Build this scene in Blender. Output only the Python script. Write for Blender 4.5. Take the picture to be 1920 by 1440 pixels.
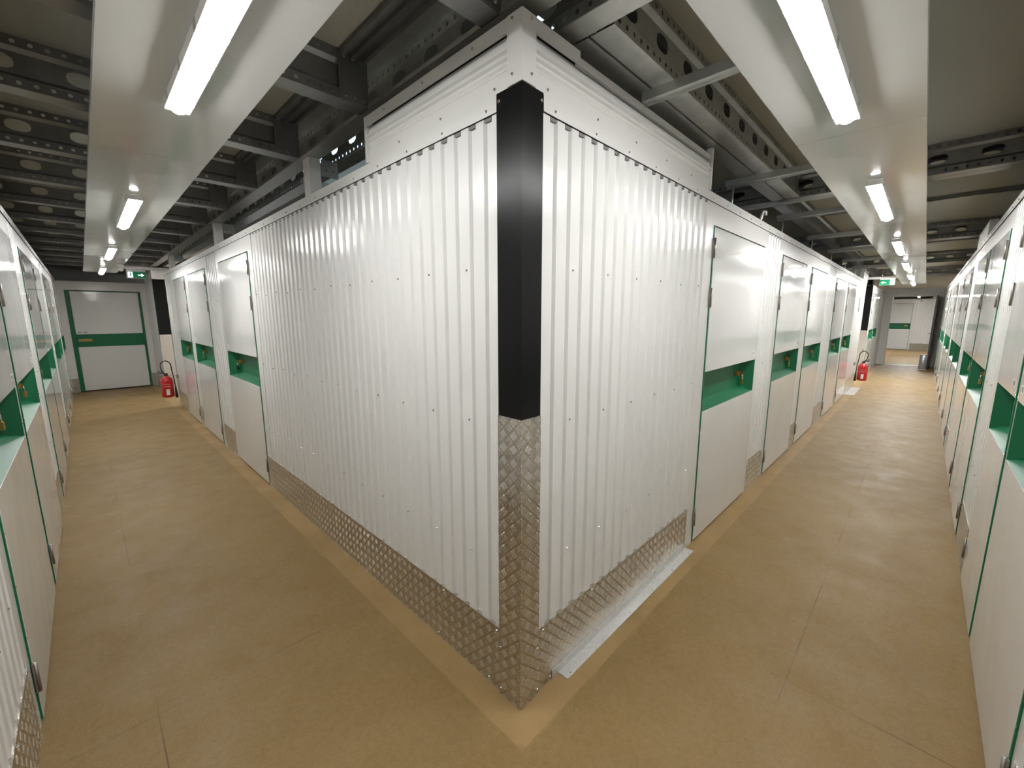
import bpy, math, random
from mathutils import Vector, Matrix
random.seed(7)
for o in list(bpy.data.objects): bpy.data.objects.remove(o)
S = bpy.context.scene
COL = S.collection
# ------------------------------------------------------------ camera, world, exposure
cd = bpy.data.cameras.new('camera'); cam = bpy.data.objects.new('camera', cd); COL.objects.link(cam); S.camera = cam
cd.sensor_fit = 'HORIZONTAL'; cd.sensor_width = 36.0; cd.lens = 781.304 / 1920 * 36.0
cd.clip_start = 0.02; cd.clip_end = 200
yaw, pit, rol = math.radians(44.428), math.radians(-9.306), math.radians(-0.068)
F = Vector((math.cos(pit)*math.cos(yaw), math.cos(pit)*math.sin(yaw), math.sin(pit)))
R0 = Vector((math.sin(yaw), -math.cos(yaw), 0)); U0 = R0.cross(F)
R = R0*math.cos(rol) + U0*math.sin(rol); U = -R0*math.sin(rol) + U0*math.cos(rol)
m = Matrix((R, U, -F)).transposed().to_4x4(); m.translation = Vector((-1.051, -0.985, 1.55))
cam.matrix_world = m
w = bpy.data.worlds.new('world'); S.world = w; w.use_nodes = True
w.node_tree.nodes['Background'].inputs[0].default_value = (0.5, 0.55, 0.6, 1)
w.node_tree.nodes['Background'].inputs[1].default_value = 0.02
S.view_settings.view_transform = 'Standard'; S.view_settings.look = 'None'
S.view_settings.gamma = 1; S.view_settings.use_curve_mapping = False
S.view_settings.exposure = 2.1
LAMP = 21.0          # strength of the batten diffusers
DAY = 0.32            # strength of the rooflights

# ------------------------------------------------------------ materials
def srgb(*c):
    return tuple(((x/255)/12.92 if x/255 <= .04045 else ((x/255+.055)/1.055)**2.4) for x in c) + (1,)
M = {}
class NT:
    def __init__(s, name):
        s.m = bpy.data.materials.new(name); s.m.use_nodes = True; s.t = s.m.node_tree
        s.b = s.t.nodes['Principled BSDF']; M[name] = s.m
    def n(s, typ, **k):
        x = s.t.nodes.new(typ)
        for a, v in k.items(): setattr(x, a, v)
        return x
    def l(s, a, b): s.t.links.new(a, b)
    def math(s, op, a, b=None, c=None):
        x = s.n('ShaderNodeMath', operation=op)
        for i, v in enumerate((a, b, c)):
            if v is None: continue
            if isinstance(v, (int, float)): x.inputs[i].default_value = v
            else: s.l(v, x.inputs[i])
        return x.outputs[0]
    def noise(s, scale, detail=3, rough=.5, vec=None, dist=0):
        x = s.n('ShaderNodeTexNoise'); x.inputs['Scale'].default_value = scale; x.inputs['Detail'].default_value = detail
        x.inputs['Roughness'].default_value = rough; x.inputs['Distortion'].default_value = dist
        if vec: s.l(vec, x.inputs['Vector'])
        return x.outputs['Fac']
    def pos(s): return s.n('ShaderNodeNewGeometry').outputs['Position']
    def mix(s, fac, a, b):
        x = s.n('ShaderNodeMix', data_type='RGBA')
        for i, v in ((0, fac), (6, a), (7, b)):
            if isinstance(v, (int, float, tuple)): x.inputs[i].default_value = v
            else: s.l(v, x.inputs[i])
        return x.outputs[2]
    def ramp(s, v, a, b, lo=0., hi=1.):
        x = s.n('ShaderNodeMapRange'); s.l(v, x.inputs[0])
        for i, q in enumerate((a, b, lo, hi)): x.inputs[i+1].default_value = q
        return x.outputs[0]
    def bump(s, h, strength=.2, dist=.01):
        x = s.n('ShaderNodeBump'); x.inputs['Strength'].default_value = strength; x.inputs['Distance'].default_value = dist
        s.l(h, x.inputs['Height']); s.l(x.outputs[0], s.b.inputs['Normal'])

def simple(name, col, rough=.5, metal=0., bump=None, coat=0., spec=.5):
    t = NT(name); t.b.inputs['Base Color'].default_value = col; t.b.inputs['Roughness'].default_value = rough
    t.b.inputs['Metallic'].default_value = metal; t.b.inputs['Coat Weight'].default_value = coat
    t.b.inputs['Coat Roughness'].default_value = .08; t.b.inputs['Specular IOR Level'].default_value = spec
    if bump: t.bump(t.noise(bump[0], 2, .5, t.pos()), bump[1], bump[2])
    return t
WH = (.71, .71, .69, 1)
simple('white_sheet', WH, .22, bump=(3.0, .25, .02))
simple('white_door', (.68, .68, .66, 1), .10, bump=(2.2, .22, .02), spec=.6)
simple('white_trim', (.69, .685, .66, 1), .25)
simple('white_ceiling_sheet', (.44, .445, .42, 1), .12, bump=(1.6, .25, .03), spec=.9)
simple('green_paint', (.005, .14, .055, 1), .42, spec=.35)
simple('black_gloss', (.004, .004, .004, 1), .3, bump=(60, .05, .002), spec=.22)
simple('brass', (.55, .36, .12, 1), .3, 1)
simple('chrome', (.7, .7, .7, 1), .18, 1)
simple('hinge_steel', (.35, .33, .3, 1), .4, .9)
simple('gap_shade', (.01, .01, .01, 1), .8)
simple('grey_filler', (.20, .20, .19, 1), .8)
simple('rubber', (.01, .01, .01, 1), .5)
simple('red_paint', (.48, .006, .006, 1), .22, coat=.5)
simple('label_white', (.7, .7, .68, 1), .5)
simple('ink', (.16, .16, .16, 1), .6)
simple('sign_green', (.0, .22, .09, 1), .35)
simple('dark_door', (.055, .05, .045, 1), .45)
simple('bin_steel', (.45, .46, .48, 1), .35, .6)
simple('lock_black', (.012, .012, .012, 1), .35)
# galvanised steel
for nm, c in (('galvanised', (.28, .285, .285)), ('galvanised_light', (.50, .505, .48))):
    t = NT(nm); n = t.noise(14, 4, .6, t.pos())
    t.l(t.mix(n, tuple(x*.75 for x in c)+(1,), tuple(x*1.25 for x in c)+(1,)), t.b.inputs['Base Color'])
    t.b.inputs['Metallic'].default_value = .8; t.b.inputs['Roughness'].default_value = .38
# deck boards (underside of the floor above)
t = NT('deck_board'); n = t.noise(1.3, 4, .6, t.pos()); n2 = t.noise(90, 2, .5, t.pos())
t.l(t.mix(t.math('MULTIPLY', n, n2), (.40, .385, .32, 1), (.52, .50, .42, 1)), t.b.inputs['Base Color']); t.b.inputs['Roughness'].default_value = .7
# aluminium five-bar tread plate: raised bars in a lattice turned by 45 degrees
t = NT('tread_plate')
uv = t.n('ShaderNodeUVMap'); sp = t.n('ShaderNodeSeparateXYZ'); t.l(uv.outputs[0], sp.inputs[0])
k = 1/(.036*1.41421)
p = t.math('MULTIPLY', t.math('ADD', sp.outputs[0], sp.outputs[1]), k)
q = t.math('MULTIPLY', t.math('SUBTRACT', sp.outputs[0], sp.outputs[1]), k)
fp, fq = t.math('FLOOR', p), t.math('FLOOR', q)
par = t.math('FLOORED_MODULO', t.math('ADD', fp, fq), 2.0)
a = t.math('SUBTRACT', t.math('SUBTRACT', p, fp), .5); b = t.math('SUBTRACT', t.math('SUBTRACT', q, fq), .5)
def bars(al, ac):
    end = t.ramp(t.math('ABSOLUTE', al), .40, .30); side = t.ramp(t.math('ABSOLUTE', ac), .41, .37)
    cosv = t.math('COSINE', t.math('MULTIPLY', ac, 6.2832/.165))
    return t.math('MULTIPLY', t.math('MULTIPLY', t.ramp(cosv, -.2, .9), end), side)
h1, h2 = bars(a, b), bars(b, a)
hh = t.math('ADD', t.math('MULTIPLY', h1, t.math('SUBTRACT', 1.0, par)), t.math('MULTIPLY', h2, par))
t.bump(hh, .8, .005)
g = t.noise(6, 3, .6, t.pos())
t.l(t.mix(hh, (.58, .55, .49, 1), (.74, .72, .67, 1)), t.b.inputs['Base Color'])
t.b.inputs['Metallic'].default_value = 1.0; t.l(t.ramp(g, .3, .7, .26, .34), t.b.inputs['Roughness'])
# bare aluminium floor edging
t = NT('bare_aluminium'); g = t.noise(40, 4, .7, t.pos())
t.l(t.mix(g, (.42, .42, .41, 1), (.72, .72, .70, 1)), t.b.inputs['Base Color']); t.b.inputs['Metallic'].default_value = .6; t.b.inputs['Roughness'].default_value = .4
# floor: brown resin boards with worn lanes, speckle and joints
t = NT('floor_boards'); P = t.pos(); sx = t.n('ShaderNodeSeparateXYZ'); t.l(P, sx.inputs[0]); X, Y = sx.outputs[0], sx.outputs[1]
big = t.noise(.9, 5, .65, P, .6); mid = t.noise(5, 4, .6, P, .4); fine = t.noise(260, 2, .6, P)
c1 = t.mix(t.ramp(big, .32, .68), (.205, .130, .044, 1), (.262, .173, .067, 1))
c2 = t.mix(t.ramp(mid, .35, .75, 0, .55), c1, (.26, .18, .085, 1))
c3 = t.mix(t.ramp(t.noise(38, 4, .7, P), .42, .66, 0, .28), c2, (.15, .092, .034, 1))
c3 = t.mix(t.ramp(fine, .56, .70, 0, .5), c3, (.42, .30, .15, 1))
c3 = t.mix(t.ramp(t.noise(210, 2, .6, P), .6, .75, 0, .5), c3, (.09, .052, .022, 1))
def line(v, at, wd=.0022): return t.math('LESS_THAN', t.math('ABSOLUTE', t.math('SUBTRACT', v, at)), wd)
def rep(v, off, per, wd=.0022):
    return t.math('LESS_THAN', t.math('ABSOLUTE', t.math('SUBTRACT', t.math('FLOORED_MODULO', t.math('ADD', v, per/2-off), per), per/2)), wd)
inL = t.math('GREATER_THAN', Y, .6); inR = t.math('GREATER_THAN', X, .6)
j = t.math('MAXIMUM', t.math('MULTIPLY', rep(Y, 1.0, 2.44), t.math('LESS_THAN', X, 0)), t.math('MULTIPLY', line(X, -1.02), inL))
j = t.math('MAXIMUM', j, t.math('MULTIPLY', line(Y, -.73), t.math('GREATER_THAN', X, .2)))
j = t.math('MAXIMUM', j, t.math('MULTIPLY', rep(X, .89, 2.44), t.math('LESS_THAN', Y, -.0)))
fade = t.ramp(t.noise(2.3, 2, .5, P), .45, .66, .0, .6)
# unworn strip of floor left along the inner walls
wob = t.math('MULTIPLY', t.math('SUBTRACT', t.noise(4, 3, .6, P), .5), .09)
Xw, Yw = t.math('ADD', X, wob), t.math('ADD', Y, wob)
stripL = t.math('MULTIPLY', t.ramp(Xw, -.125, -.095), t.math('GREATER_THAN', Y, -.12))
stripR = t.math('MULTIPLY', t.ramp(Yw, -.125, -.095), t.math('GREATER_THAN', X, -.12))
strip = t.math('MULTIPLY', t.math('MAXIMUM', stripL, stripR), t.ramp(t.noise(3, 2, .5, P), .3, .6, .2, .6))
c4 = t.mix(strip, c3, (.38, .25, .115, 1))
c5 = t.mix(t.math('MULTIPLY', j, fade), c4, (.04, .025, .012, 1))
t.l(c5, t.b.inputs['Base Color'])
t.l(t.ramp(mid, .3, .75, .58, .42), t.b.inputs['Roughness']); t.b.inputs['Specular IOR Level'].default_value = .22
t.bump(t.math('ADD', t.noise(120, 3, .6, P), t.math('MULTIPLY', t.noise(3, 2, .5, P), 2.0)), .12, .004)
# lamps and rooflights
for nm, c, s in (('lamp_diffuser_a', (1, .992, .985, 1), LAMP*.74), ('lamp_diffuser_b', (1, .992, .985, 1), LAMP*.88), ('lamp_diffuser_c', (1, .992, .985, 1), LAMP*1.0), ('lamp_diffuser_d', (1, .992, .985, 1), LAMP*2.1), ('lamp_diffuser_e', (1, .992, .985, 1), LAMP*2.8), ('rooflight_glazing', (.62, .8, 1, 1), DAY), ('sign_glow', (.75, .9, .8, 1), .5)):
    t = NT(nm); t.b.inputs['Emission Color'].default_value = c; t.b.inputs['Emission Strength'].default_value = s
    t.b.inputs['Base Color'].default_value = (.8, .8, .8, 1)
simple('beyond_wall', (.45, .45, .43, 1), .7)

# ------------------------------------------------------------ mesh helpers
class MB:
    """collects faces in world space, linked as one mesh object"""
    def __init__(s): s.v = []; s.f = []; s.mi = []; s.sm = []
    def face(s, pts, mi=0, smooth=False):
        i = len(s.v); s.v += [Vector(p) for p in pts]; s.f.append(tuple(range(i, i+len(pts)))); s.mi.append(mi); s.sm.append(smooth)
    def hexa(s, c, mi=0):       # c: 8 corners, 0-3 bottom ring, 4-7 top ring
        i = len(s.v); s.v += [Vector(p) for p in c]
        for f in ((0,3,2,1),(4,5,6,7),(0,1,5,4),(1,2,6,5),(2,3,7,6),(3,0,4,7)):
            s.f.append(tuple(i+k for k in f)); s.mi.append(mi); s.sm.append(False)
    def box(s, fr, u0, u1, n0, n1, z0, z1, mi=0):
        c = [fr(u, n, z) for z in (z0, z1) for (u, n) in ((u0,n0),(u1,n0),(u1,n1),(u0,n1))]
        s.hexa(c, mi)
    def sweep(s, rings, closed=True, caps=True, mi=0, smooth=False):
        i = len(s.v); n = len(rings[0])
        for r in rings: s.v += [Vector(p) for p in r]
        for a in range(len(rings)-1):
            for b in range(n if closed else n-1):
                b2 = (b+1) % n
                s.f.append((i+a*n+b, i+a*n+b2, i+(a+1)*n+b2, i+(a+1)*n+b)); s.mi.append(mi); s.sm.append(smooth)
        if caps and closed:
            s.f.append(tuple(i+k for k in range(n))[::-1]); s.mi.append(mi); s.sm.append(False)
            s.f.append(tuple(i+(len(rings)-1)*n+k for k in range(n))); s.mi.append(mi); s.sm.append(False)
    def tube(s, pts, r, seg=8, mi=0):
        pts = [Vector(p) for p in pts]; rings = []
        up = Vector((0, 0, 1))
        for k, p in enumerate(pts):
            d = (pts[min(k+1, len(pts)-1)] - pts[max(k-1, 0)]).normalized()
            a = d.cross(up)
            if a.length < .05: a = d.cross(Vector((1, 0, 0)))
            a.normalize(); b = d.cross(a)
            rr = r[k] if isinstance(r, (list, tuple)) else r
            rings.append([p + a*rr*math.cos(t)+b*rr*math.sin(t) for t in [2*math.pi*q/seg for q in range(seg)]])
        s.sweep(rings, mi=mi, smooth=True)
    def lathe(s, c, prof, seg=20, mi=0):
        c = Vector(c)
        rings = [[c + Vector((r*math.cos(t), r*math.sin(t), z)) for t in [2*math.pi*q/seg for q in range(seg)]] for r, z in prof]
        s.sweep(rings, mi=mi, smooth=True)
    def dome(s, p, d, r, h, seg=8, mi=0):     # small screw head on a surface
        p = Vector(p); d = Vector(d).normalized(); a = d.orthogonal().normalized(); b = d.cross(a)
        ring = lambda rr, hh: [p + a*rr*math.cos(t)+b*rr*math.sin(t)+d*hh for t in [2*math.pi*q/seg for q in range(seg)]]
        s.sweep([ring(r, -.001), ring(r, h*.3), ring(r*.6, h)], mi=mi)
    def plate(s, fn, a0, a1, b0, b1, holes, seg=12, mi=0):
        """sheet in (a,b) with holes [(ca, cb, ra, rb)] sorted along a; fn(a,b)->point"""
        holes = sorted(h for h in holes if h[0]-h[2] > a0 and h[0]+h[2] < a1)
        cuts = [a0] + [(holes[k][0]+holes[k+1][0])/2 for k in range(len(holes)-1)] + [a1]
        if not holes: s.face([fn(a0,b0), fn(a1,b0), fn(a1,b1), fn(a0,b1)], mi); return
        for k, (ca, cb, ra, rb) in enumerate(holes):
            x0, x1 = cuts[k], cuts[k+1]
            inner, outer = [], []
            angs = sorted([2*math.pi*q/seg for q in range(seg)] + [math.atan2(yy-cb, xx-ca) % (2*math.pi) for xx in (x0, x1) for yy in (b0, b1)])
            for an in angs:
                c, sn = math.cos(an), math.sin(an)
                e = 2.6 if ra > rb*1.2 or rb > ra*1.2 else 2.0
                rho = 1/((abs(c)/ra)**e + (abs(sn)/rb)**e)**(1/e)
                inner.append((ca+rho*c, cb+rho*sn))
                tx = (x1-ca)/c if c > 1e-9 else ((x0-ca)/c if c < -1e-9 else 1e9)
                ty = (b1-cb)/sn if sn > 1e-9 else ((b0-cb)/sn if sn < -1e-9 else 1e9)
                tt = min(tx, ty); outer.append((ca+tt*c, cb+tt*sn))
            n = len(angs)
            for q in range(n):
                r = (q+1) % n
                s.face([fn(*outer[q]), fn(*outer[r]), fn(*inner[r]), fn(*inner[q])], mi)
    def build(s, name, mats, parent=None, loc=None, solid=0., bevel=0.):
        me = bpy.data.meshes.new(name)
        if loc is None: loc = parent_world(parent) if parent else (sum(s.v, Vector())/max(1, len(s.v)))
        loc = Vector(loc)
        me.from_pydata([tuple(v-loc) for v in s.v], [], s.f)
        if isinstance(mats, str): mats = [mats]
        for mt in mats: me.materials.append(M[mt])
        uvl = me.uv_layers.new(name='UVMap')
        me.update()
        for p in me.polygons:
            p.material_index = s.mi[p.index]; p.use_smooth = s.sm[p.index]
            n = p.normal; ax = max(range(3), key=lambda i: abs(n[i]))
            for li in p.loop_indices:
                v = me.vertices[me.loops[li].vertex_index].co + loc
                uvl.data[li].uv = ((v.y, v.z) if ax == 0 else ((v.x, v.z) if ax == 1 else (v.x, v.y)))
        import bmesh
        bm = bmesh.new(); bm.from_mesh(me)
        bmesh.ops.remove_doubles(bm, verts=bm.verts, dist=1e-5)
        bmesh.ops.recalc_face_normals(bm, faces=bm.faces); bm.to_mesh(me); bm.free()
        o = bpy.data.objects.new(name, me); COL.objects.link(o)
        if parent:
            o.parent = parent; o.location = loc - parent_world(parent)
        else: o.location = loc
        if solid:
            md = o.modifiers.new('thickness', 'SOLIDIFY'); md.thickness = solid; md.offset = 0
        if bevel:
            md = o.modifiers.new('edge', 'BEVEL'); md.width = bevel; md.segments = 2; md.limit_method = 'ANGLE'
        return o
def parent_world(p):
    v = Vector(p.location)
    while p.parent: p = p.parent; v += Vector(p.location)
    return v
def tag(o, label, cat, group=None, kind=None):
    o['label'] = label; o['category'] = cat
    if group: o['group'] = group
    if kind: o['kind'] = kind
    return o
def thing(name, label, cat, loc, group=None, kind=None):
    o = bpy.data.objects.new(name, None); COL.objects.link(o); o.location = loc; o.empty_display_size = .05
    return tag(o, label, cat, group, kind)
def frame(o, ud, nd):
    o, ud, nd = Vector(o), Vector(ud), Vector(nd)
    return lambda u, n, z: o + ud*u + nd*n + Vector((0, 0, z))
I = frame((0,0,0), (1,0,0), (0,1,0))                  # plain x, y, z
XL, YR = -1.34, -1.314                               # planes of the outer walls
LI = frame((0,0,0), (0,1,0), (-1,0,0))                # inner wall along y
RI = frame((0,0,0), (1,0,0), (0,-1,0))                # inner wall along x
LO = frame((XL,0,0), (0,1,0), (1,0,0))
RO = frame((0,YR,0), (1,0,0), (0,1,0))
ORD = ['zeroth','first','second','third','fourth','fifth','sixth','seventh','eighth','ninth','tenth','eleventh','twelfth','thirteenth']
CG, CO = 'corridor to the green-framed door', 'corridor to the open doorway'

# ------------------------------------------------------------ room shell
XE, YE = 25.2, 11.3
b = MB(); b.box(I, -2.9, 27, -2.9, 13, -.12, 0); f = b.build('floor', 'floor_boards')
tag(f, 'brown speckled floor of worn boards running down both corridors', 'floor', kind='structure')
# deck of the storey above, open over one bay of the block
b = MB(); Z0, Z1 = 2.7, 2.76
for (x0, x1, y0, y1) in ((-2.9, .3, -2.9, 13), (1.5, 27, -2.9, 13), (.3, 1.5, -2.9, .22), (.3, 1.5, 3.1, 13)):
    b.box(I, x0, x1, y0, y1, Z0, Z1)
c = b.build('ceiling', 'deck_board'); tag(c, 'dull beige board deck of the storey above, over the steel joists', 'ceiling', kind='structure')
b = MB()
for (x0, x1, y0, y1) in ((-3, -2.9, -3, 13.1), (27, 27.1, -3, 13.1), (-2.9, 27, -3, -2.9), (-2.9, 27, 13, 13.1)):
    b.box(I, x0, x1, y0, y1, 0, 4.7)
o = b.build('wall_hall', 'beyond_wall'); tag(o, 'plain outer shell wall of the hall behind the storage units', 'wall', kind='structure')
b = MB(); b.box(I, -3, 27.1, -3, 13.1, 4.7, 4.8); r = b.build('roof', 'beyond_wall'); tag(r, 'hall roof above the deck', 'roof', kind='structure')
gz = MB()
for k in range(4): gz.box(I, .2+k*1.7, 1.5+k*1.7, .3, 12, 4.66, 4.69)
g = gz.build('window_1', 'rooflight_glazing'); tag(g, 'pale blue rooflight strips glimpsed above the block through the steel frame', 'rooflight', kind='structure')

def corrugated(b, fr, u0, u1, z0, z1, pitch=.083, dep=.011, ph=None, n=0.0):
    """trapezoid-ribbed sheet; crest at n, valley at n-dep; starts with a crest at u0"""
    prof = []; u = u0
    while u < u1 - 1e-4:
        for du, dn in ((0, 0), (.040, 0), (.049, -dep), (.074, -dep)):
            if u+du < u1: prof.append((u+du, dn))
        u += pitch
    prof.append((u1, prof[-1][1]))
    for a, c in zip(prof[:-1], prof[1:]):
        b.face([fr(a[0], n+a[1], z0), fr(c[0], n+c[1], z0), fr(c[0], n+c[1], z1), fr(a[0], n+a[1], z1)])
ZD, ZH, ZC = 2.09, 2.217, 2.268
def wall(name, fr, ends, segs, label, screws=True, ztop=ZC, kick=True, corr_bottom=.29):
    """segs: list of (kind, u0, u1) in order; kinds corr / flat / door"""
    w = thing(name, label, 'wall', fr(ends[0], 0, 0), kind='structure')
    cb, fb, kb, sb, cp = MB(), MB(), MB(), MB(), MB()
    for kind, u0, u1 in segs:
        if kind == 'corr':
            corrugated(cb, fr, u0, u1, corr_bottom if kick else 0.01, ZH+.03)
            fb.box(fr, u0, u1, -.05, -.018, 0, ZH+.03)
            if kick: kb.box(fr, u0-.003, u1+.003, -.016, .0035, 0, .29)
            if screws:
                for z in (.57, 1.135, 1.72):
                    for k, uu in enumerate([u0+.02+.083*q for q in range(200) if q % 3 == 2 and u0+.02+.083*q < u1-.02]):
                        cb.dome(fr(uu, 0.0, z+.008*math.sin(k*3+u0)), fr(0,1,0)-fr(0,0,0), .005, .005, mi=1)
        elif kind == 'flat':
            fb.box(fr, u0, u1, -.05, 0, 0, ZH+.01)
            if kick and u1-u0 > .12: kb.box(fr, u0+.003, u1-.003, -.0, .0035, 0, .29)
        elif kind == 'door':
            fb.box(fr, u0, u1, -.05, 0, ZD+.006, ZH+.01)
            fb.box(fr, u0, u1, -.26, -.22, 0, ZD+.01)
    if cb.v: cb.build('corrugated_panel', ['white_sheet', 'chrome'], w)
    if fb.v: fb.build('flat_panel', 'white_trim', w)
    if kb.v:
        uu = ends[0]
        for kind, u0, u1 in segs:
            if (kind == 'corr' or (kind == 'flat' and u1-u0 > .12)) and kick:
                n = max(2, int((u1-u0)/.33)+1)
                for q in range(n):
                    t_ = u0+.03+(u1-u0-.06)*q/(n-1)
                    kb.dome(fr(t_, .0035, .272), fr(0,1,0)-fr(0,0,0), .0055, .005, mi=1); kb.dome(fr(t_+.05 if q < n-1 else t_-.03, .0035, .02), fr(0,1,0)-fr(0,0,0), .0055, .005, mi=1)
        kb.build('kick_plate', ['tread_plate', 'chrome'], w)['label'] = 'tread-plate metal kick plate'
    cp.box(fr, ends[0], ends[1], -.06, .006, ZH, ztop)
    cp.box(fr, ends[0], ends[1], -.004, .0085, ZH, ZH+.003)
    for kind, u0, u1 in segs:
        if kind == 'corr':
            u = u0
            while u < u1-.08: cp.box(fr, u+.044, u+.079, -.012, -.001, ZH-.011, ZH, 2); u += .083
    q = ends[0]+.06
    while q < ends[1]: cp.dome(fr(q, .006, ZH+.018), fr(0,1,0)-fr(0,0,0), .005, .004, mi=1); q += .25
    cp.build('coping', ['white_trim', 'chrome', 'grey_filler'], w)
    return w
COUNT = [0]
def locker_door(fr, u0, u1, hinge, label, group, padlock=None, lockkind='brass', far=False, detail=True):
    """hinge: -1 hinges at u0, +1 at u1. Leaf lies in the opening."""
    w = u1-u0; d = thing('locker_door', label, 'locker door', fr((u0+u1)/2, 0, .012), group)
    # edge channels: the green line round the leaf
    g = MB(); e = .011
    for a, c in ((u0, u0+e), (u1-e, u1)): g.box(fr, a, c, -.03, .005, .012, ZD)
    g.box(fr, u0, u1, -.03, -.004, ZD-.006, ZD)
    if detail:
        for uu in (u0+.005, u1-.005):
            for z in [.15+.21*q for q in range(10)]: g.dome(fr(uu, .005, z), fr(0,1,0)-fr(0,0,0), .0035, .003, mi=1)
    g.build('edge_channel', ['green_paint', 'chrome'], d)['label'] = 'green edge channel'
    a0, a1 = u0+e, u1-e
    up = MB(); up.box(fr, a0, a1, -.025, .007, 1.188, ZD-.006); up.build('upper_panel', 'white_door', d, bevel=.0015)
    lo = MB(); lo.box(fr, a0, a1, -.025, .007, .014, .925); lo.build('lower_panel', 'white_door', d, bevel=.0015)
    # green recessed tray across the middle, sloping bottom and ends
    t = MB(); D = -.085
    A = [fr(a0, .004, .925), fr(a1, .004, .925), fr(a1, .004, 1.188), fr(a0, .004, 1.188)]
    B = [fr(a0+.05, D, .965), fr(a1-.05, D, .965), fr(a1-.05, D, 1.18), fr(a0+.05, D, 1.18)]
    t.face(B)
    for k in range(4): t.face([A[k], A[(k+1)%4], B[(k+1)%4], B[k]])
    t.build('recess_tray', 'green_paint', d, solid=.002)
    hu = u0+.004 if hinge < 0 else u1-.004
    for z in (1.60, 1.90, .13):
        h = MB(); h.box(fr, hu-.012, hu+.012, .004, .009, z, z+.12)
        h.tube([fr(hu, .012, z), fr(hu, .012, z+.12)], .006, 8)
        h.build('hinge', 'hinge_steel', d)
    s = -1 if hinge > 0 else 1                 # latch on the other side
    lu = u1-.15 if s > 0 else u0+.15
    l = MB()
    l.box(fr, lu-.05, lu+.05, D, D+.006, 1.055, 1.10); l.tube([fr(lu-.06, D+.014, 1.078), fr(lu+.075, D+.014, 1.078)], .007, 8)
    l.box(fr, lu-.04, lu-.025, D, D+.022, 1.06, 1.096); l.box(fr, lu+.02, lu+.035, D, D+.022, 1.06, 1.096)
    l.box(fr, lu+.045, lu+.05, D+.004, D+.035, 1.05, 1.085)
    l.build('latch', 'brass', d)['label'] = 'brass bolt latch'
    if detail:
        n = MB(); nu = (a1-.11 if s > 0 else a0+.04)
        n.box(fr, nu, nu+.07, .007, .0078, 1.225, 1.262); n.build('number_tag', 'label_white', d)
        k = MB(); k.box(fr, nu+.018, nu+.023, .0078, .0083, 1.232, 1.256); k.box(fr, nu+.036, nu+.042, .0078, .0083, 1.236, 1.255); k.box(fr, nu+.045, nu+.051, .0078, .0083, 1.236, 1.255)
        k.build('tag_print', 'ink', d)
    if padlock:
        pu = lu+.048; c = fr(pu, D+.03, 1.03)
        pk = thing('padlock', padlock, 'padlock', c, 'padlocks on the locker doors')
        bd = MB(); bd.box(fr, pu-.02, pu+.02, D+.022, D+.042, .985, 1.028); bd.build('lock_body', {'brass':'brass','black':'lock_black'}[lockkind], pk, bevel=.003)
        sh = MB(); pts = [fr(pu-.013, D+.032, 1.024)] + [fr(pu+.013*math.cos(t), D+.032, 1.05+.013*math.sin(t)) for t in [math.pi-math.pi*q/8 for q in range(9)]] + [fr(pu+.013, D+.032, 1.024)]
        sh.tube(pts, .0035, 8); sh.build('shackle', 'chrome', pk)
    return d

# inner wall along the corridor to the green-framed door
LD = [(3.19, 4.28), (4.98, 6.08), (6.34, 7.30)]
wl = wall('wall_center_left', LI, (.1, 8.25), [('corr', .1, 3.07), ('flat', 3.07, 3.19), ('door', *LD[0]), ('flat', 4.28, 4.36), ('corr', 4.36, 4.88), ('flat', 4.88, 4.98),
     ('door', *LD[1]), ('flat', 6.08, 6.34), ('door', *LD[2]), ('flat', 7.30, 8.25)],
     'white ribbed steel wall of the central block, on the corridor to the green-framed door')
G1 = 'locker doors of the central block, ' + CG
for k, (a, c) in enumerate(LD):
    locker_door(LI, a, c, -1, 'white locker door with green recess, %s from the ribbed corner, %s' % (ORD[k+1], CG), G1,
        '%s padlock on the %s block-side locker door, %s' % (('black', 'brass', 'brass')[k], ORD[k+1], CG), ('black', 'brass', 'brass')[k])
RD = [(1.72, 2.86), (3.46, 4.55), (4.84, 5.94), (6.73, 7.79), (8.03, 9.15)]
wr = wall('wall_center_right', RI, (.1, 10.9), [('corr', .1, 1.60), ('flat', 1.60, 1.72), ('door', *RD[0]), ('flat', 2.86, 2.92), ('corr', 2.92, 3.38), ('flat', 3.38, 3.46), ('door', *RD[1]),
     ('flat', 4.55, 4.84), ('door', *RD[2]), ('flat', 5.94, 6.02), ('corr', 6.02, 6.65), ('flat', 6.65, 6.73), ('door', *RD[3]), ('flat', 7.79, 8.03), ('door', *RD[4]), ('flat', 9.15, 10.9)],
     'white ribbed steel wall of the central block, on the corridor to the open doorway')
G2 = 'locker doors of the central block, ' + CO
for k, (a, c) in enumerate(RD):
    locker_door(RI, a, c, -1, 'white locker door with green recess, %s from the ribbed corner, %s' % (ORD[k+1], CO), G2,
        'brass padlock on the %s block-side locker door, %s' % (ORD[k+1], CO))
# ends of the block on the cross corridors, plain sheet
b = MB(); b.box(I, 0, 7, 8.20, 8.25, 0, ZC); b.box(I, 10.85, 10.9, 0, 5, 0, ZC)
o = b.build('wall_block_ends', 'white_trim'); tag(o, 'plain white end walls of the central block on the cross passages', 'wall', kind='structure')

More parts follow.
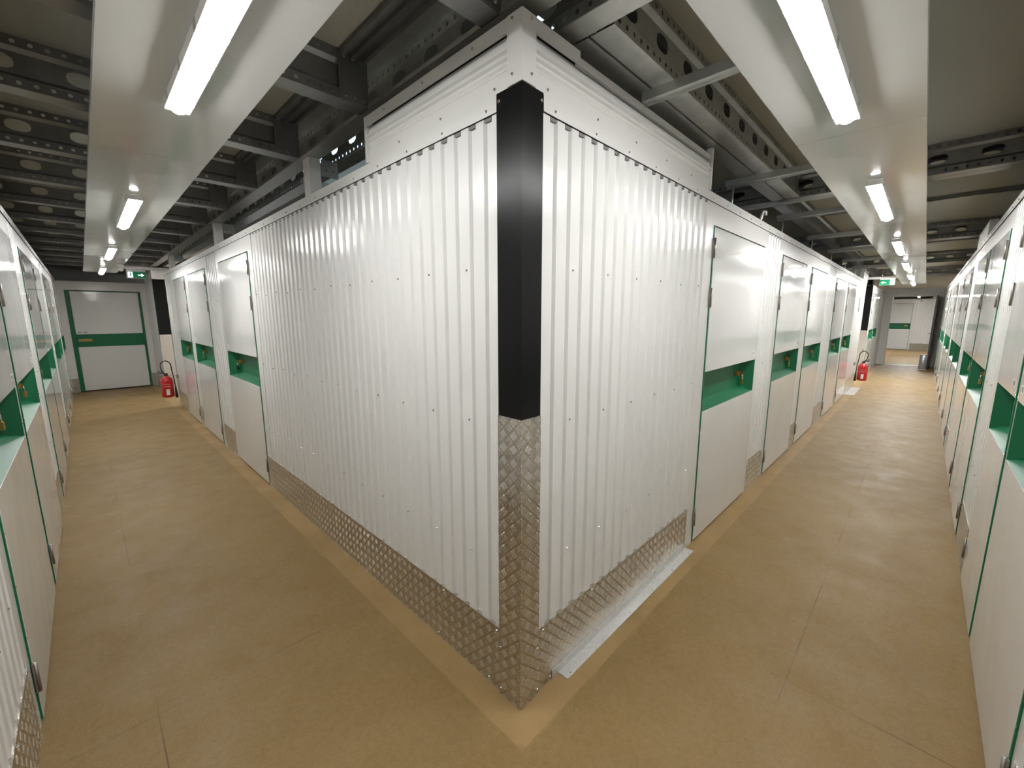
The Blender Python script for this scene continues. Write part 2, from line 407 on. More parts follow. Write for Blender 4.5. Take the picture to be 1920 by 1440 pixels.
# outer walls
OL = [(1.28, 2.37), (2.47, 3.60), (4.18, 5.28), (5.38, 6.48), (7.10, 8.19), (8.29, 9.38), (9.98, 11.07)]
segs = [('corr', -1.31, 1.20), ('flat', 1.20, 1.28)]
for k, (a, c) in enumerate(OL):
    segs.append(('door', a, c)); nx = OL[k+1][0] if k+1 < len(OL) else YE
    if nx-c > .3: segs += [('flat', c, c+.06), ('corr', c+.06, nx-.06), ('flat', nx-.06, nx)]
    else: segs.append(('flat', c, nx))
wall('wall_left', LO, (YR, YE), segs, 'white outer wall facing the central block, on the corridor to the green-framed door')
for k, (a, c) in enumerate(OL):
    locker_door(LO, a, c, -1, 'white locker door, %s nearest on the outer wall, %s' % (ORD[k+1], CG), 'outer wall locker doors, ' + CG,
        'brass padlock on the %s nearest outer-wall locker door, %s' % (ORD[k+1], CG) if k in (0, 1, 2, 3) else None)
OR = [(.72, 1.73), (1.79, 2.45), (3.12, 4.21), (4.31, 5.40), (6.02, 7.11), (7.21, 8.30), (8.92, 10.01), (10.11, 11.20), (11.82, 12.91), (13.01, 14.10), (14.72, 15.81)]
segs = [('corr', XL, .66), ('flat', .66, .72)]
for k, (a, c) in enumerate(OR):
    segs.append(('door', a, c)); nx = OR[k+1][0] if k+1 < len(OR) else 17.0
    if nx-c > .3: segs += [('flat', c, c+.06), ('corr', c+.06, nx-.06), ('flat', nx-.06, nx)]
    else: segs.append(('flat', c, nx))
wo = wall('wall_right', RO, (XL, 17.0), segs, 'white outer wall facing the central block, on the corridor to the open doorway')
b = MB(); b.box(RO, 4.9, 6.0, -.05, .004, ZC, ZC+.15); b.build('raised_panel', 'white_trim', wo)
for k, (a, c) in enumerate(OR):
    locker_door(RO, a, c, 1 if k == 1 else -1, 'white locker door, %s nearest on the outer wall, %s' % (ORD[k+1], CO), 'outer wall locker doors, ' + CO,
        'brass padlock on the %s nearest outer-wall locker door, %s' % (ORD[k+1], CO) if k in (1, 2, 3, 4, 5) else None)

# ------------------------------------------------------------ corner guards and the ribbed box over the corner
def angle_guard(mb, x, y, leg_y, leg_x, z0, z1, n=.006, t=.003):
    """L-shaped guard round a corner at (x, y) of a block lying towards +x, +y"""
    mb.box(I, x-n, x-n+t, y-n, y+leg_y, z0, z1); mb.box(I, x-n+t, x+leg_x, y-n, y-n+t, z0, z1)
g = thing('corner_guard', 'black glossy corner guard above the tread-plate guard on the nearest block corner', 'corner guard', (0, 0, 1.185))
b = MB(); angle_guard(b, 0, 0, .107, .094, 1.185, 2.27, .009) 
b.dome((-.009, .095, 2.245), (-1,0,0), .0065, .005, mi=1); b.dome((.085, -.009, 2.245), (0,-1,0), .0065, .005, mi=1)
b.build('guard_sheet', ['black_gloss', 'chrome'], g)
g = thing('tread_plate_guard', 'tread-plate metal corner guard below the black guard on the nearest block corner', 'corner guard', (0, 0, 0))
b = MB(); angle_guard(b, 0, 0, .107, .094, 0, 1.186, .0125)
for z in (1.165, .22, .03): b.dome((-.0125, .097, z), (-1,0,0), .006, .005, mi=1); b.dome((.085, -.0125, z), (0,-1,0), .006, .005, mi=1)
b.build('guard_sheet', ['tread_plate', 'chrome'], g)

def ribbed_box(x, y, ly, lx, label, group, depth=.5, backs=True):
    B = thing('ribbed_box', label, 'steel box', (x, y, ZC+.002), group)
    fl = frame((x, y, 0), (0,1,0), (-1,0,0)); fr = frame((x, y, 0), (1,0,0), (0,-1,0))
    prof = [(.004, ZC+.002), (.004, 2.326), (-.004, 2.333), (-.004, 2.340), (.003, 2.346), (.003, 2.354), (.013, 2.357), (.013, 2.363), (.001, 2.367), (.001, 2.378), (.013, 2.381), (.013, 2.387), (.001, 2.391), (.001, 2.414)]
    for f, L in ((fl, ly), (fr, lx)):
        b = MB()
        for (n0, z0), (n1, z1) in zip(prof[:-1], prof[1:]): b.face([f(0, n0, z0), f(L, n0, z0), f(L, n1, z1), f(0, n1, z1)])
        b.box(f, 0, L, -.03, -.028, 2.40, 2.46, 2); rs = b  # near-black strip paints the shade inside the slit under the top trim
        b = MB(); LL = L if f is fl else .29
        b.box(f, -.003, LL, .003, .011, 2.428, 2.47)
        if f is fr: b.box(f, LL, L, -.012, .002, 2.43, 2.458)
        b.build('top_trim', 'white_trim', B)
        b = MB(); b.box(f, L-.022, L, -.02, .012, ZC+.002, 2.47 if f is fl else 2.494); b.build('end_trim', 'white_trim', B)
        b = rs
        q = .12
        while q < L-.03:
            b.dome(f(q, .004, ZC+.022), f(0,1,0)-f(0,0,0), .005, .004, mi=1)
            if f is fl: b.dome(f(q+.1, .0125, 2.447), f(0,1,0)-f(0,0,0), .005, .004, mi=1)
            q += .3
        for z in (2.455, 2.30): b.dome(f(.028, .0145, z), f(0,1,0)-f(0,0,0), .005, .004, mi=1)
        b.build('ribbed_sheet', ['white_trim', 'chrome', 'gap_shade'], B)
    b = MB(); b.box(I, x-.014, x-.0115, y-.014, y+.052, ZC+.002, 2.47); b.box(I, x-.0115, x+.052, y-.014, y-.0115, ZC+.002, 2.47); b.build('corner_trim', 'white_trim', B)
    if backs:
        b = MB(); b.box(I, x+.02, x+.035, y+.02, y+ly, ZC+.002, 2.44); b.box(I, x+.02, x+lx, y+.02, y+.035, ZC+.002, 2.44); b.build('backing', 'white_trim', B)
    return B
ribbed_box(0, 0, 1.01, 1.60, 'white ribbed steel box wrapped over the nearest corner of the central block', None)

# galvanised floor edging at the foot of the wall
g = thing('floor_edging', 'bare aluminium angle strip screwed to the floor at the foot of the ribbed wall', 'floor edging', (.9, -.03, 0))
b = MB(); b.box(RI, .19, 1.62, .0045, .008, .0, .042); b.build('upright_flange', 'bare_aluminium', g)
b = MB(); b.box(RI, .235, 1.62, .008, .058, .0, .004)
for q in range(6): b.dome(RI(.27+.26*q, .047, .004), (0,0,1), .004, .003, mi=1); b.dome(RI(.28+.26*q, .008, .025), (0,-1,0), .005, .004, mi=1)
b.build('floor_flange', ['bare_aluminium', 'chrome'], g)
o = MB(); o.box(RI, 9.35, 10.5, .004, .16, 0, .006); o = o.build('floor_patch', 'bare_aluminium'); tag(o, 'pale metal plate on the floor under the fire extinguisher, %s' % CO, 'floor plate')

# ------------------------------------------------------------ steelwork under the deck
def joist(fr, u0, u1, label, group, ovals=True, holes=True, name='steel_joist', zb=2.5, mat='galvanised', plate=None, flip=1, slots=False):
    """sigma section along u, web facing +n; flange goes back to -n*.093"""
    j = thing(name, label, 'joist', fr(u0, 0, zb), group)
    b = MB(); zt = Z0 - .001
    small = [u0+.03+.05*k for k in range(int((u1-u0-.06)/.05))] if holes else []
    seg = 6
    lipb = lambda a, z: fr(a, 0, z)
    b.plate(lipb, u0, u1, zb, zb+.04, [(q, zb+.02, .0085, .0085) for q in small], 8)
    b.plate(lipb, u0, u1, zb+.158, zt, [(q, zb+.178, .0085, .0085) for q in small], 8)
    web = lambda a, z: fr(a, -.016, z)
    if slots: hs = [(u0+.15+.12*k, zb+.1, .016, .036) for k in range(int((u1-u0-.3)/.12))]
    else: hs = [(u0+.125+.25*k, zb+.099, .05, .030) for k in range(int((u1-u0-.2)/.25))] if ovals else []
    b.plate(web, u0, u1, zb+.056, zb+.142, hs, 16)
    b.face([fr(u0,0,zb+.04), fr(u1,0,zb+.04), fr(u1,-.016,zb+.056), fr(u0,-.016,zb+.056)])
    b.face([fr(u0,0,zb+.158), fr(u1,0,zb+.158), fr(u1,-.016,zb+.142), fr(u0,-.016,zb+.142)])
    b.build('web', mat, j, solid=.002)
    b = MB(); b.box(fr, u0, u1, -.093, 0, zb-.002, zb); b.box(fr, u0, u1, -.093, -.091, zb, zb+.015); b.build('bottom_flange', mat, j)
    b = MB(); b.box(fr, u0, u1, -.093, 0, zt-.002, zt); b.build('top_flange', mat, j)
    if plate:
        b = MB(); b.box(fr, plate[0], plate[1], .0015, .0045, zb+.002, zt)
        for du in (.03, .075, .12):
            for z in (zb+.02, zb+.178): b.dome(fr(plate[0]+du*(plate[1]-plate[0])/.15, .0045, z), fr(0,1,0)-fr(0,0,0), .009, .007, 6, mi=1)
        b.build('end_plate', [mat, 'hinge_steel'], j)
    return j
# across the corridor to the green-framed door; webs face the camera
for k in range(-1, 12):
    y = .97+.88*k
    fr = frame((0, y, 0), (1, 0, 0), (0, -1, 0))
    joist(fr, -2.8, -.003, 'grey perforated steel joist, %s from the camera across the %s' % (ORD[k+2], CG), 'joists across the ' + CG, plate=(-.14, -.006))
# twin main beams along y over the block edge, the inner one seen through the gap
A_ = frame((.085, 0, 0), (0, 1, 0), (1, 0, 0)); B_ = frame((.187, 0, 0), (0, 1, 0), (-1, 0, 0))
for fr, nm, lab in ((A_, 'main_beam', 'grey steel main beam along the block edge, outer of the twin pair'), (B_, 'main_beam', 'grey steel main beam along the block edge, inner of the twin pair')):
    j = joist(fr, -2.8, 12.4, lab, 'twin main beams', name=nm, mat='galvanised_light')
# beams run parallel to the wall over the other corridor
D1 = frame((0, -.145, 0), (1, 0, 0), (0, -1, 0)); D2 = frame((0, .050, 0), (1, 0, 0), (0, 1, 0))
joist(D1, .29, 3.13, 'grey joist along the ribbed wall top, next to the white ceiling panels', None, mat='galvanised_light')
joist(D2, .29, 3.13, 'grey joist along the ribbed wall top, behind the white ribbed box', None, mat='galvanised_light')
xs = [3.15, 6.60, 9.95, 13.3]
for k, x in enumerate(xs):
    fr = frame((x, 0, 0), (0, 1, 0), (-1, 0, 0))
    joist(fr, -2.8, 4.0, 'grey joist across the %s, near side of the %s pair' % (CO, ORD[k+1]), 'joists across the ' + CO)
    fr = frame((x+.19, 0, 0), (0, 1, 0), (1, 0, 0))
    joist(fr, -2.8, 4.0, 'grey joist across the %s, far side of the %s pair' % (CO, ORD[k+1]), 'joists across the ' + CO)
for k, x in enumerate(xs[:-1]):
    fr = frame((0, 0, 0), (1, 0, 0), (0, -1, 0))
    joist(fr, x+.20, xs[k+1]-.01, 'slotted rail between the %s and %s joist pairs, %s' % (ORD[k+1], ORD[k+2], CO), None, slots=True, holes=False, name='slotted_rail')
# secondary joists further along
for k, x in enumerate((4.95, 8.3, 11.6, 15.0)):
    fr = frame((x, 0, 0), (0, 1, 0), (-1, 0, 0))
    t = thing('deck_bearer', 'thin grey bearer under the deck, %s from the camera, %s' % (ORD[k+1], CO), 'bearer', fr(0, 0, 2.66), 'thin bearers, ' + CO)
    b = MB(); b.box(fr, -2.8, -.03, -.06, 0, 2.66, 2.664); b.box(fr, -2.8, -.03, -.003, 0, 2.66, 2.699); b.build('angle', 'galvanised', t)
# ribbed closer strip where the deck meets the twin beams
t = thing('deck_closer', 'ribbed steel closer strip under the deck edge beside the twin main beams', 'closer strip', (-.07, 0, 2.68))
b = MB()
for k in range(0, 12):
    y0, y1 = .97+.88*(k-1)+.1, .97+.88*k-.006
    b.box(I, -.135, -.004, y0+.004, y1-.008, 2.694, 2.699)
    for x in (-.13, -.085, -.035): b.box(I, x, x+.018, y0+.004, y1-.008, 2.674, 2.694)
b.build('ribs', 'galvanised', t)
# columns
for k, (y, h) in enumerate(((1.77, .09), (4.33, .09), (7.55, .1))):
    o = MB(); o.box(I, .0, .084, y, y+.09, 0.0, 2.497); 
    t = thing('steel_column', 'pale grey steel post rising behind the wall top, %s from the ribbed corner, %s' % (ORD[k+1], CG), 'column', (.042, y+.045, 0), 'posts behind the wall, ' + CG)
    o = MB(); o.box(I, .012, .084, y, y+.09, 0.0, 2.497); o.build('shaft', 'white_trim', t, bevel=.004)
    o = MB(); o.box(I, .086, .19, y-.003, y+.0, 2.40, 2.497); o.dome((.115, y-.0035, 2.44), (0,-1,0), .008, .006, 6, mi=1); o.dome((.16, y-.0035, 2.44), (0,-1,0), .008, .006, 6, mi=1); o.build('bracket', ['galvanised_light', 'hinge_steel'], t)
# hanger struts carrying the ceiling panels
for k, x in enumerate((.725, 2.235, 3.68, 5.12, 6.6, 8.05, 9.5)):
    t = thing('hanger_strut', 'thin steel strut to the ceiling panels, %s from the corner, %s' % (ORD[k+1], CO), 'strut', (x, .0, 2.44), 'panel struts, ' + CO)
    fr = frame((x, 0, 0), (0, 1, 0), (1, 0, 0)); y1 = -.018 if k == 0 else .13
    b = MB(); b.box(fr, -.89, y1, 0, .036, 2.447, 2.449); b.box(fr, -.89, y1, 0, .002, 2.449, 2.485); b.box(fr, -.89, y1, .034, .036, 2.437, 2.447)
    b.build('channel', 'galvanised_light', t)
    b = MB()
    for yy in (-.86, -.52): b.tube([fr(yy, .018, 2.322), fr(yy, .018, 2.447)], .004, 6)
    b.build('hanger_rod', 'galvanised_light', t)
    if k > 0:
        b = MB(); b.tube([fr(.08, .018, ZC), fr(.08, .018, 2.447)], .006, 6); b.build('prop', 'galvanised_light', t)
t = thing('wall_brace', 'small bent white bracket on the wall top, %s' % CO, 'bracket', (2.73, .02, ZC), None)
b = MB(); b.tube([(2.73, .02, ZC-.002), (2.80, .02, 2.355), (2.87, .02, 2.37), (2.875, .02, 2.34)], .011, 4); b.build('arm', 'white_trim', t)

# ------------------------------------------------------------ white ceiling panels and batten lamps
ZP = 2.31
def panel_run(fr, n0, n1, start, length, count, tail, label, group, nm):
    u = start
    for k in range(count):
        L = length if k < count-1 else tail
        t = thing('suspended_panel', label % ORD[k+1], 'ceiling panel', fr(u, (n0+n1)/2, ZP), group)
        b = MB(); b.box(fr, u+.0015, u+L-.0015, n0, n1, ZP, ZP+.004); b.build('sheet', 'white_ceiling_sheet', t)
        b = MB(); b.box(fr, u+.0015, u+L-.0015, n0, n0+.003, ZP+.004, ZP+.03); b.box(fr, u+.0015, u+L-.0015, n1-.003, n1, ZP+.004, ZP+.03); b.build('edge_fold', 'white_trim', t)
        u += L
PL = frame((0, 0, 0), (0, 1, 0), (1, 0, 0)); PR = frame((0, 0, 0), (1, 0, 0), (0, 1, 0))
panel_run(PL, -.937, -.514, -1.07, 2.80, 4, 2.1, 'glossy white ceiling panel, %s from the camera, over the ' + CG, 'white ceiling panels, ' + CG, 'L')
panel_run(PR, -.902, -.480, -.50, 1.82, 1, 1.82, 'glossy white ceiling panel over the corner end of the ' + CO + '%.0s', None, 'R')
for k in range(5):
    t = thing('suspended_panel', 'glossy white ceiling panel, %s from the camera, over the %s' % (ORD[k+2], CO), 'ceiling panel', (1.32+2.45*k, -.69, ZP), 'white ceiling panels, ' + CO)
    u = 1.32+2.45*k; L = 2.45 if k < 4 else 2.2
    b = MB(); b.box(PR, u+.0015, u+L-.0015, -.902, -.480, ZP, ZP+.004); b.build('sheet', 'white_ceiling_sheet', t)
    b = MB(); b.box(PR, u+.0015, u+L-.0015, -.902, -.899, ZP+.004, ZP+.03); b.box(PR, u+.0015, u+L-.0015, -.483, -.480, ZP+.004, ZP+.03); b.build('edge_fold', 'white_trim', t)
def lamp(fr, u0, n, label, group, dif='lamp_diffuser_b'):
    L = 1.2; t = thing('batten_lamp', label, 'ceiling lamp', fr(u0+L/2, n, ZP-.045), group)
    b = MB(); b.box(fr, u0+.01, u0+L-.01, n-.034, n+.034, ZP-.014, ZP-.0005)
    b.box(fr, u0, u0+L, n-.037, n-.0335, ZP-.031, ZP-.0005); b.box(fr, u0, u0+L, n+.0335, n+.037, ZP-.031, ZP-.0005); b.box(fr, u0-.004, u0, n-.037, n+.037, ZP-.031, ZP-.0005); b.box(fr, u0+L, u0+L+.004, n-.037, n+.037, ZP-.031, ZP-.0005)  # side lips deepened to block lamp light from the panel and upper walls
    for q in range(5):
        for s in (-1, 1): b.box(fr, u0+.1+q*.25, u0+.125+q*.25, n+s*.038-.001, n+s*.038+.001, ZP-.032, ZP-.006, 1)
    b.build('housing', ['white_trim', 'chrome'], t)
    d = MB(); rings = []
    K = 10
    for (u, s) in [(u0+L*.0, .55), (u0+.008, .82), (u0+.025, 1.0), (u0+L-.025, 1.0), (u0+L-.008, .82), (u0+L, .55)]:
        r = [fr(u, n+.031*s*math.cos(a), ZP-.014-.034*s*math.sin(a)) for a in [math.pi*q/K for q in range(K+1)]]
        rings.append(r)
    d.sweep(rings, closed=True, caps=True, smooth=True); d.build('diffuser', dif, t)['label'] = 'glowing tubular diffuser'
LM = ['lamp_diffuser_' + q for q in 'abbcde']; LML = ['lamp_diffuser_' + q for q in 'abcc']
for k in range(4):
    lamp(PL, (-.17, 2.69, 5.45, 8.2)[k], -.722, 'glowing white tube lamp, %s from the camera, in the %s' % (ORD[k+1], CG), 'tube lamps, ' + CG, LML[k])
for k in range(6):
    lamp(PR, (-.12, 2.19, 4.78, 7.25, 9.7, 12.1)[k], -.690, 'glowing white tube lamp, %s from the camera, in the %s' % (ORD[k+1], CO), 'tube lamps, ' + CO, LM[k])

# ------------------------------------------------------------ far end of the corridor to the green-framed door
EF = frame((0, YE, 0), (1, 0, 0), (0, -1, 0))
b = MB()
b.box(EF, XL, -1.235, -.05, 0, 0, ZC-.05); b.box(EF, -.095, 0, -.05, 0, 0, ZC-.05); b.box(EF, -1.235, -.095, -.05, 0, 2.07, ZC-.05)
w = thing('wall_end', 'white end wall round the green-framed door', 'wall', (-.66, YE, 0), kind='structure')
b.build('flat_panel', 'white_trim', w)
b = MB(); b.box(EF, XL+.01, -1.24, 0, .004, 0, .29); b.box(EF, -.09, -.006, 0, .004, 0, .29); b.build('kick_plate', 'tread_plate', w)
b = MB(); b.box(EF, XL, 0, -.05, .008, ZC-.05, ZC-.02); b.build('coping', 'white_trim', w)
d = thing('locker_door', 'wide white locker door in a thick green frame, closing the end of the corridor', 'locker door', (-.66, YE, 0))
b = MB(); b.box(EF, -1.23, -1.17, -.03, .012, .012, 2.06); b.box(EF, -.135, -.10, -.03, .012, .012, 2.06); b.box(EF, -1.17, -.135, -.03, .006, 2.048, 2.06); b.build('frame', 'green_paint', d)
b = MB(); b.box(EF, -1.165, -.14, -.02, .010, 1.185, 2.045); b.build('upper_panel', 'white_door', d)
b = MB(); b.box(EF, -1.165, -.14, -.02, .010, .025, .925); b.build('lower_panel', 'white_door', d)
b = MB(); b.box(EF, -1.168, -.137, -.03, -.018, .92, 1.19); b.box(EF, -1.168, -.137, -.018, .004, .92, .926); b.build('recess_band', 'green_paint', d)
b = MB(); b.box(EF, -1.15, -.95, -.018, -.012, 1.04, 1.085); b.tube([EF(-1.15, -.004, 1.062), EF(-.93, -.004, 1.062)], .009, 8); b.build('latch', 'brass', d)
b = MB(); b.box(EF, -1.13, -1.09, .010, .011, 1.215, 1.235); b.box(EF, -1.06, -1.0, .010, .011, 1.215, 1.232); b.build('tag_print', 'ink', d)
# second block beyond the cross passage
w = thing('wall_block_green_end', 'white walls of the next block beside the green-framed door', 'wall', (0, 9.8, 0), kind='structure')
b = MB(); b.box(I, 0, .05, 9.8, YE+.05, 0, ZC); b.box(I, .05, 6, 9.8, 9.85, 0, ZC); b.build('flat_panel', 'white_trim', w)
b = MB(); b.box(I, -.004, 0, 9.91, YE-.005, 0, .29); b.box(I, .19, 3, 9.796, 9.8, 0, .29); b.build('kick_plate', 'tread_plate', w)
def small_guard(x, y, lx, ly, where):
    b = MB(); angle_guard(b, x, y, ly, lx, 1.185, 2.26, .009); o = b.build('corner_guard', 'black_gloss'); tag(o, 'black corner guard on the far block corner, %s' % where, 'corner guard')
    b = MB(); angle_guard(b, x, y, ly, lx, 0, 1.186, .012); o = b.build('tread_plate_guard', 'tread_plate'); tag(o, 'tread-plate guard low on the far block corner, %s' % where, 'corner guard')
small_guard(0, 9.8, .19, .1, CG)
ribbed_box(0, 9.8, 1.3, 1.3, 'white ribbed steel box over the far block corner beside the green-framed door', None)
# dome sensor and exit sign
t = thing('ceiling_sensor', 'small white domed sensor under the ceiling panel near the green exit sign', 'sensor', (-.56, 7.6, ZP), None)
b = MB(); b.lathe((-.56, 7.6, 0), [(.035, ZP-.001), (.038, ZP-.02), (.03, ZP-.045)], 14); b.build('base', 'white_trim', t)
b = MB(); b.lathe((-.56, 7.6, 0), [(.03, ZP-.044), (.034, ZP-.06), (.03, ZP-.085), (.018, ZP-.1), (.004, ZP-.104)], 14); b.build('dome', 'white_trim', t)
def exit_sign(fr, u0, n, z0, arrow, label):
    W, H = .235, .125
    t = thing('exit_sign', label, 'exit sign', fr(u0+W/2, n, z0+H/2), None)
    b = MB(); b.box(fr, u0, u0+W, n-.02, n, z0+H-.012, z0+H+.012); b.box(fr, u0, u0+W, n-.022, n-.006, z0, z0+H); b.build('housing', 'white_trim', t)
    b = MB(); b.box(fr, u0+.004, u0+W-.004, n-.006, n-.003, z0+.004, z0+H-.014); b.build('face', 'sign_green', t)
    s = 1 if arrow > 0 else -1; cu = u0+W/2
    P = lambda a, z: fr(cu+s*a, n-.0022, z0+z)
    b = MB()
    b.face([P(.018, .048), P(.062, .048), P(.062, .062), P(.018, .062)])
    b.face([P(.06, .028), P(.098, .055), P(.06, .082)])
    # running figure in front of a white doorway
    b.face([P(-.045, .012), P(-.105, .012), P(-.105, .102), P(-.045, .102)][::-1])
    b.build('arrow', 'sign_glow', t)
    b = MB(); Q = lambda a, z: fr(cu+s*a, n-.0016, z0+z)
    b.face([Q(-.070+.009*math.cos(k), .090+.009*math.sin(k)) for k in [q*math.pi/4 for q in range(8)]])
    for a in ([(-.083,.048),(-.070,.044),(-.058,.078),(-.076,.08)], [(-.058,.078),(-.062,.07),(-.044,.062),(-.040,.068)], [(-.076,.08),(-.09,.066),(-.096,.068),(-.08,.086)],
              [(-.083,.05),(-.072,.046),(-.058,.03),(-.066,.026)], [(-.066,.026),(-.058,.03),(-.05,.014),(-.058,.013)], [(-.083,.05),(-.078,.04),(-.094,.03),(-.1,.036)]):
        b.face([Q(*p) for p in a])
    b.build('pictogram', 'sign_green', t)
    b = MB()
    for uu in (u0+.03, u0+W-.03): b.tube([fr(uu, n-.012, z0+H+.01), fr(uu, n-.012, 2.497)], .003, 6)
    b.build('hanger', 'chrome', t)
exit_sign(frame((0, 8.40, 0), (1, 0, 0), (0, -1, 0)), -.45, 0, 2.165, 1, 'green emergency exit sign with a white arrow towards the block, by the green-framed door')
exit_sign(frame((10.6, 0, 0), (0, 1, 0), (-1, 0, 0)), -.46, 0, 2.16, 1, 'green emergency exit sign with white arrow, hung in the %s' % CO)
for fr, u0, u1, nm in ((frame((0, 8.5, 0), (1,0,0), (0,-1,0)), -.55, .6, CG), (frame((11.1, 0, 0), (0,1,0), (-1,0,0)), -.55, .5, CO)):
    b = MB(); b.box(fr, u0, u1, -.04, 0, 2.32, 2.37); o = b.build('cable_trunking', 'white_trim'); tag(o, 'white trunking bar above the exit sign, %s' % nm, 'trunking')

# ------------------------------------------------------------ fire extinguishers
def extinguisher(fr, u, label):
    n = .165; z0 = .19; t = thing('fire_extinguisher', label, 'fire extinguisher', fr(u, n, z0), 'fire extinguishers')
    c = fr(u, n, 0)
    b = MB(); b.lathe(c, [(.07, z0), (.082, z0+.008), (.085, z0+.02), (.085, .47), (.078, .505), (.05, .535), (.03, .548), (.026, .56)], 24); b.build('body', 'red_paint', t)
    d = (fr(0,1,0)-fr(0,0,0))          # away from the wall
    b = MB(); b.lathe(c, [(.0275, .56), (.03, .565), (.03, .59), (.018, .60)], 14)
    b.tube([c+Vector((0,0,.585)), c+d*.04+Vector((0,0,.60)), c+d*.09+Vector((0,0,.605))], .008, 6); b.tube([c+Vector((0,0,.595)), c+d*.05+Vector((0,0,.622)), c+d*.10+Vector((0,0,.64))], .007, 6); b.build('valve_handle', 'rubber', t)
    pts = [c+Vector((0,0,.585)), c+d*.035+Vector((0,0,.62)), c+d*.052+Vector((0,0,.67))]
    for q in range(13):
        a = math.pi*(q/12); pts.append(c + d*(-.012+.07*math.cos(a)) + Vector((0,0,.72+.085*math.sin(a))))
    pts += [c-d*.088+Vector((0,0,.62)), c-d*.102+Vector((0,0,.5)), c-d*.108+Vector((0,0,.34))]
    b = MB(); b.tube(pts, .0085, 8); b.build('hose', 'rubber', t)
    b = MB(); b.tube([c-d*.108+Vector((0,0,.35)), c-d*.11+Vector((0,0,.24)), c-d*.112+Vector((0,0,.17))], [.012, .018, .022], 8); b.build('nozzle', 'rubber', t)
    v = (Vector((-1.05, -.98, 0)) - Vector((c.x, c.y, 0))).normalized(); tgt = math.atan2(v.y, v.x)
    def patch(nm, z1, z2, r, a0, a1):
        b = MB(); b.sweep([[Vector((c.x+r*math.cos(tgt+a0+(a1-a0)*q/9), c.y+r*math.sin(tgt+a0+(a1-a0)*q/9), z)) for q in range(10)] for z in (z1, z2)], closed=False, caps=False); b.build(nm, 'label_white', t)
    patch('label_sticker', .235, .33, .0862, -.25, .3); patch('printed_band', .375, .38, .0858, -.5, .5); patch('printed_band', .415, .418, .0858, -.5, .5)
    b = MB(); b.box(fr, u-.02, u+.02, .001, .03, .50, .56); b.box(fr, u-.012, u+.012, .03, n-.02, .546, .556); b.build('wall_bracket', 'hinge_steel', t)
extinguisher(LI, 8.08, 'red fire extinguisher with black hose, %s' % CG)
extinguisher(RI, 10.35, 'red fire extinguisher with black hose, %s' % CO)
b = MB(); b.box(RI, 9.9, 9.93, .001, .012, 1.62, 1.9); o = b.build('sign_holder', 'hinge_steel'); tag(o, 'narrow grey strip fixed to the plain wall above the extinguisher, %s' % CO, 'holder')
b = MB(); b.box(LI, 7.75, 7.79, .001, .008, 1.45, 1.75); o = b.build('notice_strip', 'label_white'); tag(o, 'narrow notice strip on the plain wall above the extinguisher, %s' % CG, 'notice')

# ------------------------------------------------------------ far end of the corridor to the open doorway
x2 = 12.3
FD = frame((0, 0, 0), (1, 0, 0), (0, -1, 0))
D3 = [(12.75, 13.85), (14.0, 15.1)]
wall('wall_far_block', FD, (x2, 16.8), [('flat', x2, 12.75), ('door', *D3[0]), ('flat', 13.85, 14.0), ('door', *D3[1]), ('flat', 15.1, 16.8)], 'white wall of the block beyond the passage, %s' % CO, kick=False)
for k, (a, c) in enumerate(D3):
    locker_door(FD, a, c, -1, 'white locker door on the block beyond the cross passage, %s from its black guard' % ORD[k+1], 'far block locker doors', detail=False)
b = MB(); b.box(I, x2, x2+.05, .0, 5, 0, ZC); o = b.build('wall_far_block_end', 'white_trim'); tag(o, 'plain white end wall of the block beyond the passage', 'wall', kind='structure')
small_guard(x2, 0, .1, .19, CO)
ribbed_box(10.0, 0, .3, .88, 'small white ribbed box on the wall top above the extinguisher, %s' % CO, None)
EX = frame((16.8, 0, 0), (0, 1, 0), (-1, 0, 0))
b = MB(); b.box(EX, YR, -1.19, -.1, 0, 0, 2.36); b.box(EX, -.19, .0, -.1, 0, 0, 2.36); b.box(EX, -1.19, -.19, -.1, 0, 2.12, 2.36)
o = b.build('wall_doorway', 'white_trim'); tag(o, 'white wall round the open doorway', 'wall', kind='structure')
b = MB(); b.box(EX, -1.20, -1.185, -.11, .01, 0, 2.13); b.box(EX, -.195, -.18, -.11, .01, 0, 2.13); b.box(EX, -1.185, -.195, -.11, .01, 2.115, 2.13); o = b.build('trim_1', 'hinge_steel'); tag(o, 'grey metal frame of the open doorway', 'door frame', kind='structure')
b = MB(); b.box(EX, -1.18, -.2, -.1, .02, 0, .008); o = b.build('threshold_bar', 'bare_aluminium'); tag(o, 'pale metal threshold strip in the open doorway', 'threshold')
d = thing('door_1', 'dark brown fire door standing open against the outer wall at the doorway', 'door', (16.3, -1.15, 0), kind='structure')
b = MB(); b.box(I, 15.86, 16.78, -1.19, -1.145, .012, 2.10); b.build('leaf', 'dark_door', d, bevel=.003)
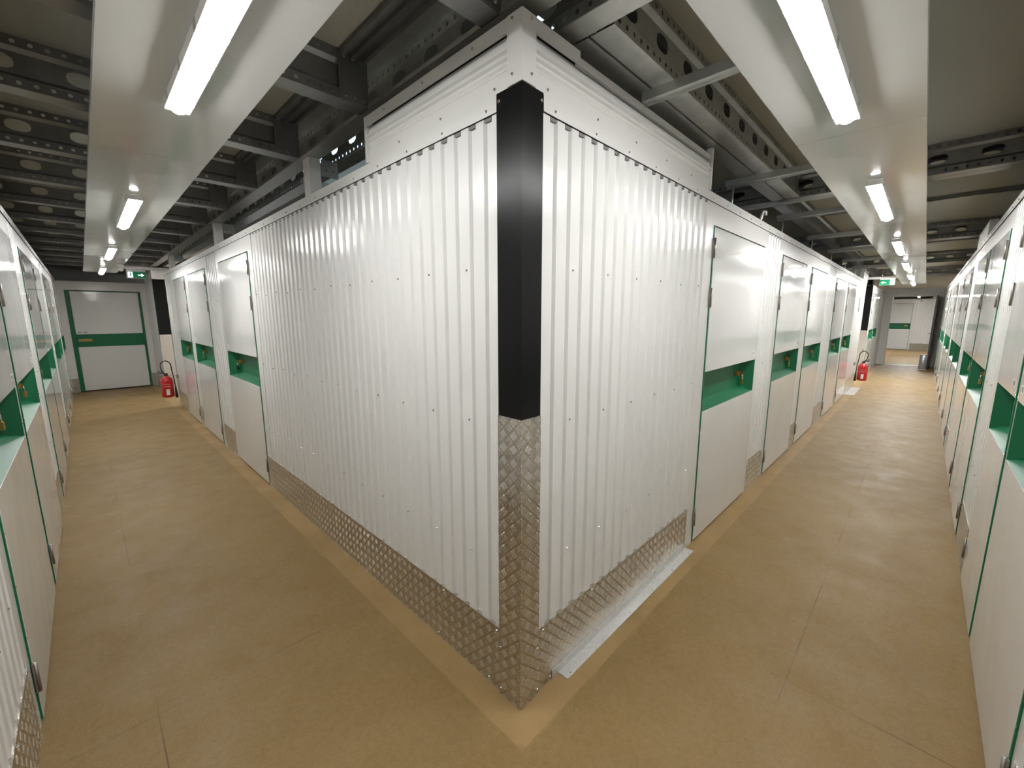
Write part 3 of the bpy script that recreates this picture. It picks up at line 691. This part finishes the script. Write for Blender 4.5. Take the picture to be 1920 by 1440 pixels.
b = MB(); b.tube([(15.95, -1.145, 1.03), (15.95, -1.09, 1.03), (16.06, -1.09, 1.03)], .009, 8); b.tube([(15.95, -1.19, 1.03), (15.95, -1.245, 1.03), (16.06, -1.245, 1.03)], .009, 8); b.build('handle', 'chrome', d)
b = MB(); b.box(I, 16.35, 16.6, -1.145, -1.09, 2.02, 2.08); b.build('closer', 'hinge_steel', d)
t = thing('door_stop_bin', 'small grey metal cylinder on the floor by the open dark door', 'bin', (15.75, -1.08, 0))
b = MB(); b.lathe((15.75, -1.08, 0), [(.08, .004), (.085, .01), (.085, .42), (.075, .43)], 20); b.build('body', 'bin_steel', t)
b = MB(); b.lathe((15.75, -1.08, 0), [(.11, 0), (.11, .006), (.09, .012)], 20); b.build('base', 'label_white', t)
# room past the doorway
b = MB(); b.box(I, 16.9, 27, .3, .35, 0, 2.7); o = b.build('wall_beyond_block_side', 'white_trim'); tag(o, 'white side wall past the open doorway', 'wall', kind='structure')
EZ = frame((XE, 0, 0), (0, 1, 0), (-1, 0, 0))
wall('wall_beyond', EZ, (-2.8, .3), [('corr', -2.8, -.60), ('flat', -.60, -.54), ('door', -.54, .22), ('flat', .22, .3)], 'white ribbed wall seen through the open doorway', screws=False)
locker_door(EZ, -.54, .22, 1, 'white locker door with green band seen through the open doorway', None, detail=False)
b = MB(); b.box(EZ, -.8, -.76, 0, .05, 2.14, 2.24); o = b.build('wall_sensor', 'hinge_steel'); tag(o, 'small dark fitting high on the ribbed wall past the open doorway', 'fitting')
# added unseen lamps that brighten the room past the doorway and the cross passages
for fr, u0, n, lab in ((PR, 18.6, -.7, 'first added fill lamp in the room past the open doorway'), (PR, 22.0, -.7, 'second added fill lamp in the room past the open doorway'),
                       (PR, 1.6, 9.0, 'added fill lamp in the passage beside the green-framed door'), (PL, 1.6, 11.6, 'added fill lamp in the passage before the open doorway')):
    b = MB(); b.box(fr, u0-.3, u0+1.5, n-.2, n+.2, ZP, ZP+.004); o = b.build('suspended_panel', 'white_ceiling_sheet'); tag(o, 'added white panel holding the ' + lab, 'ceiling panel')
    lamp(fr, u0, n, lab, None, 'lamp_diffuser_e')
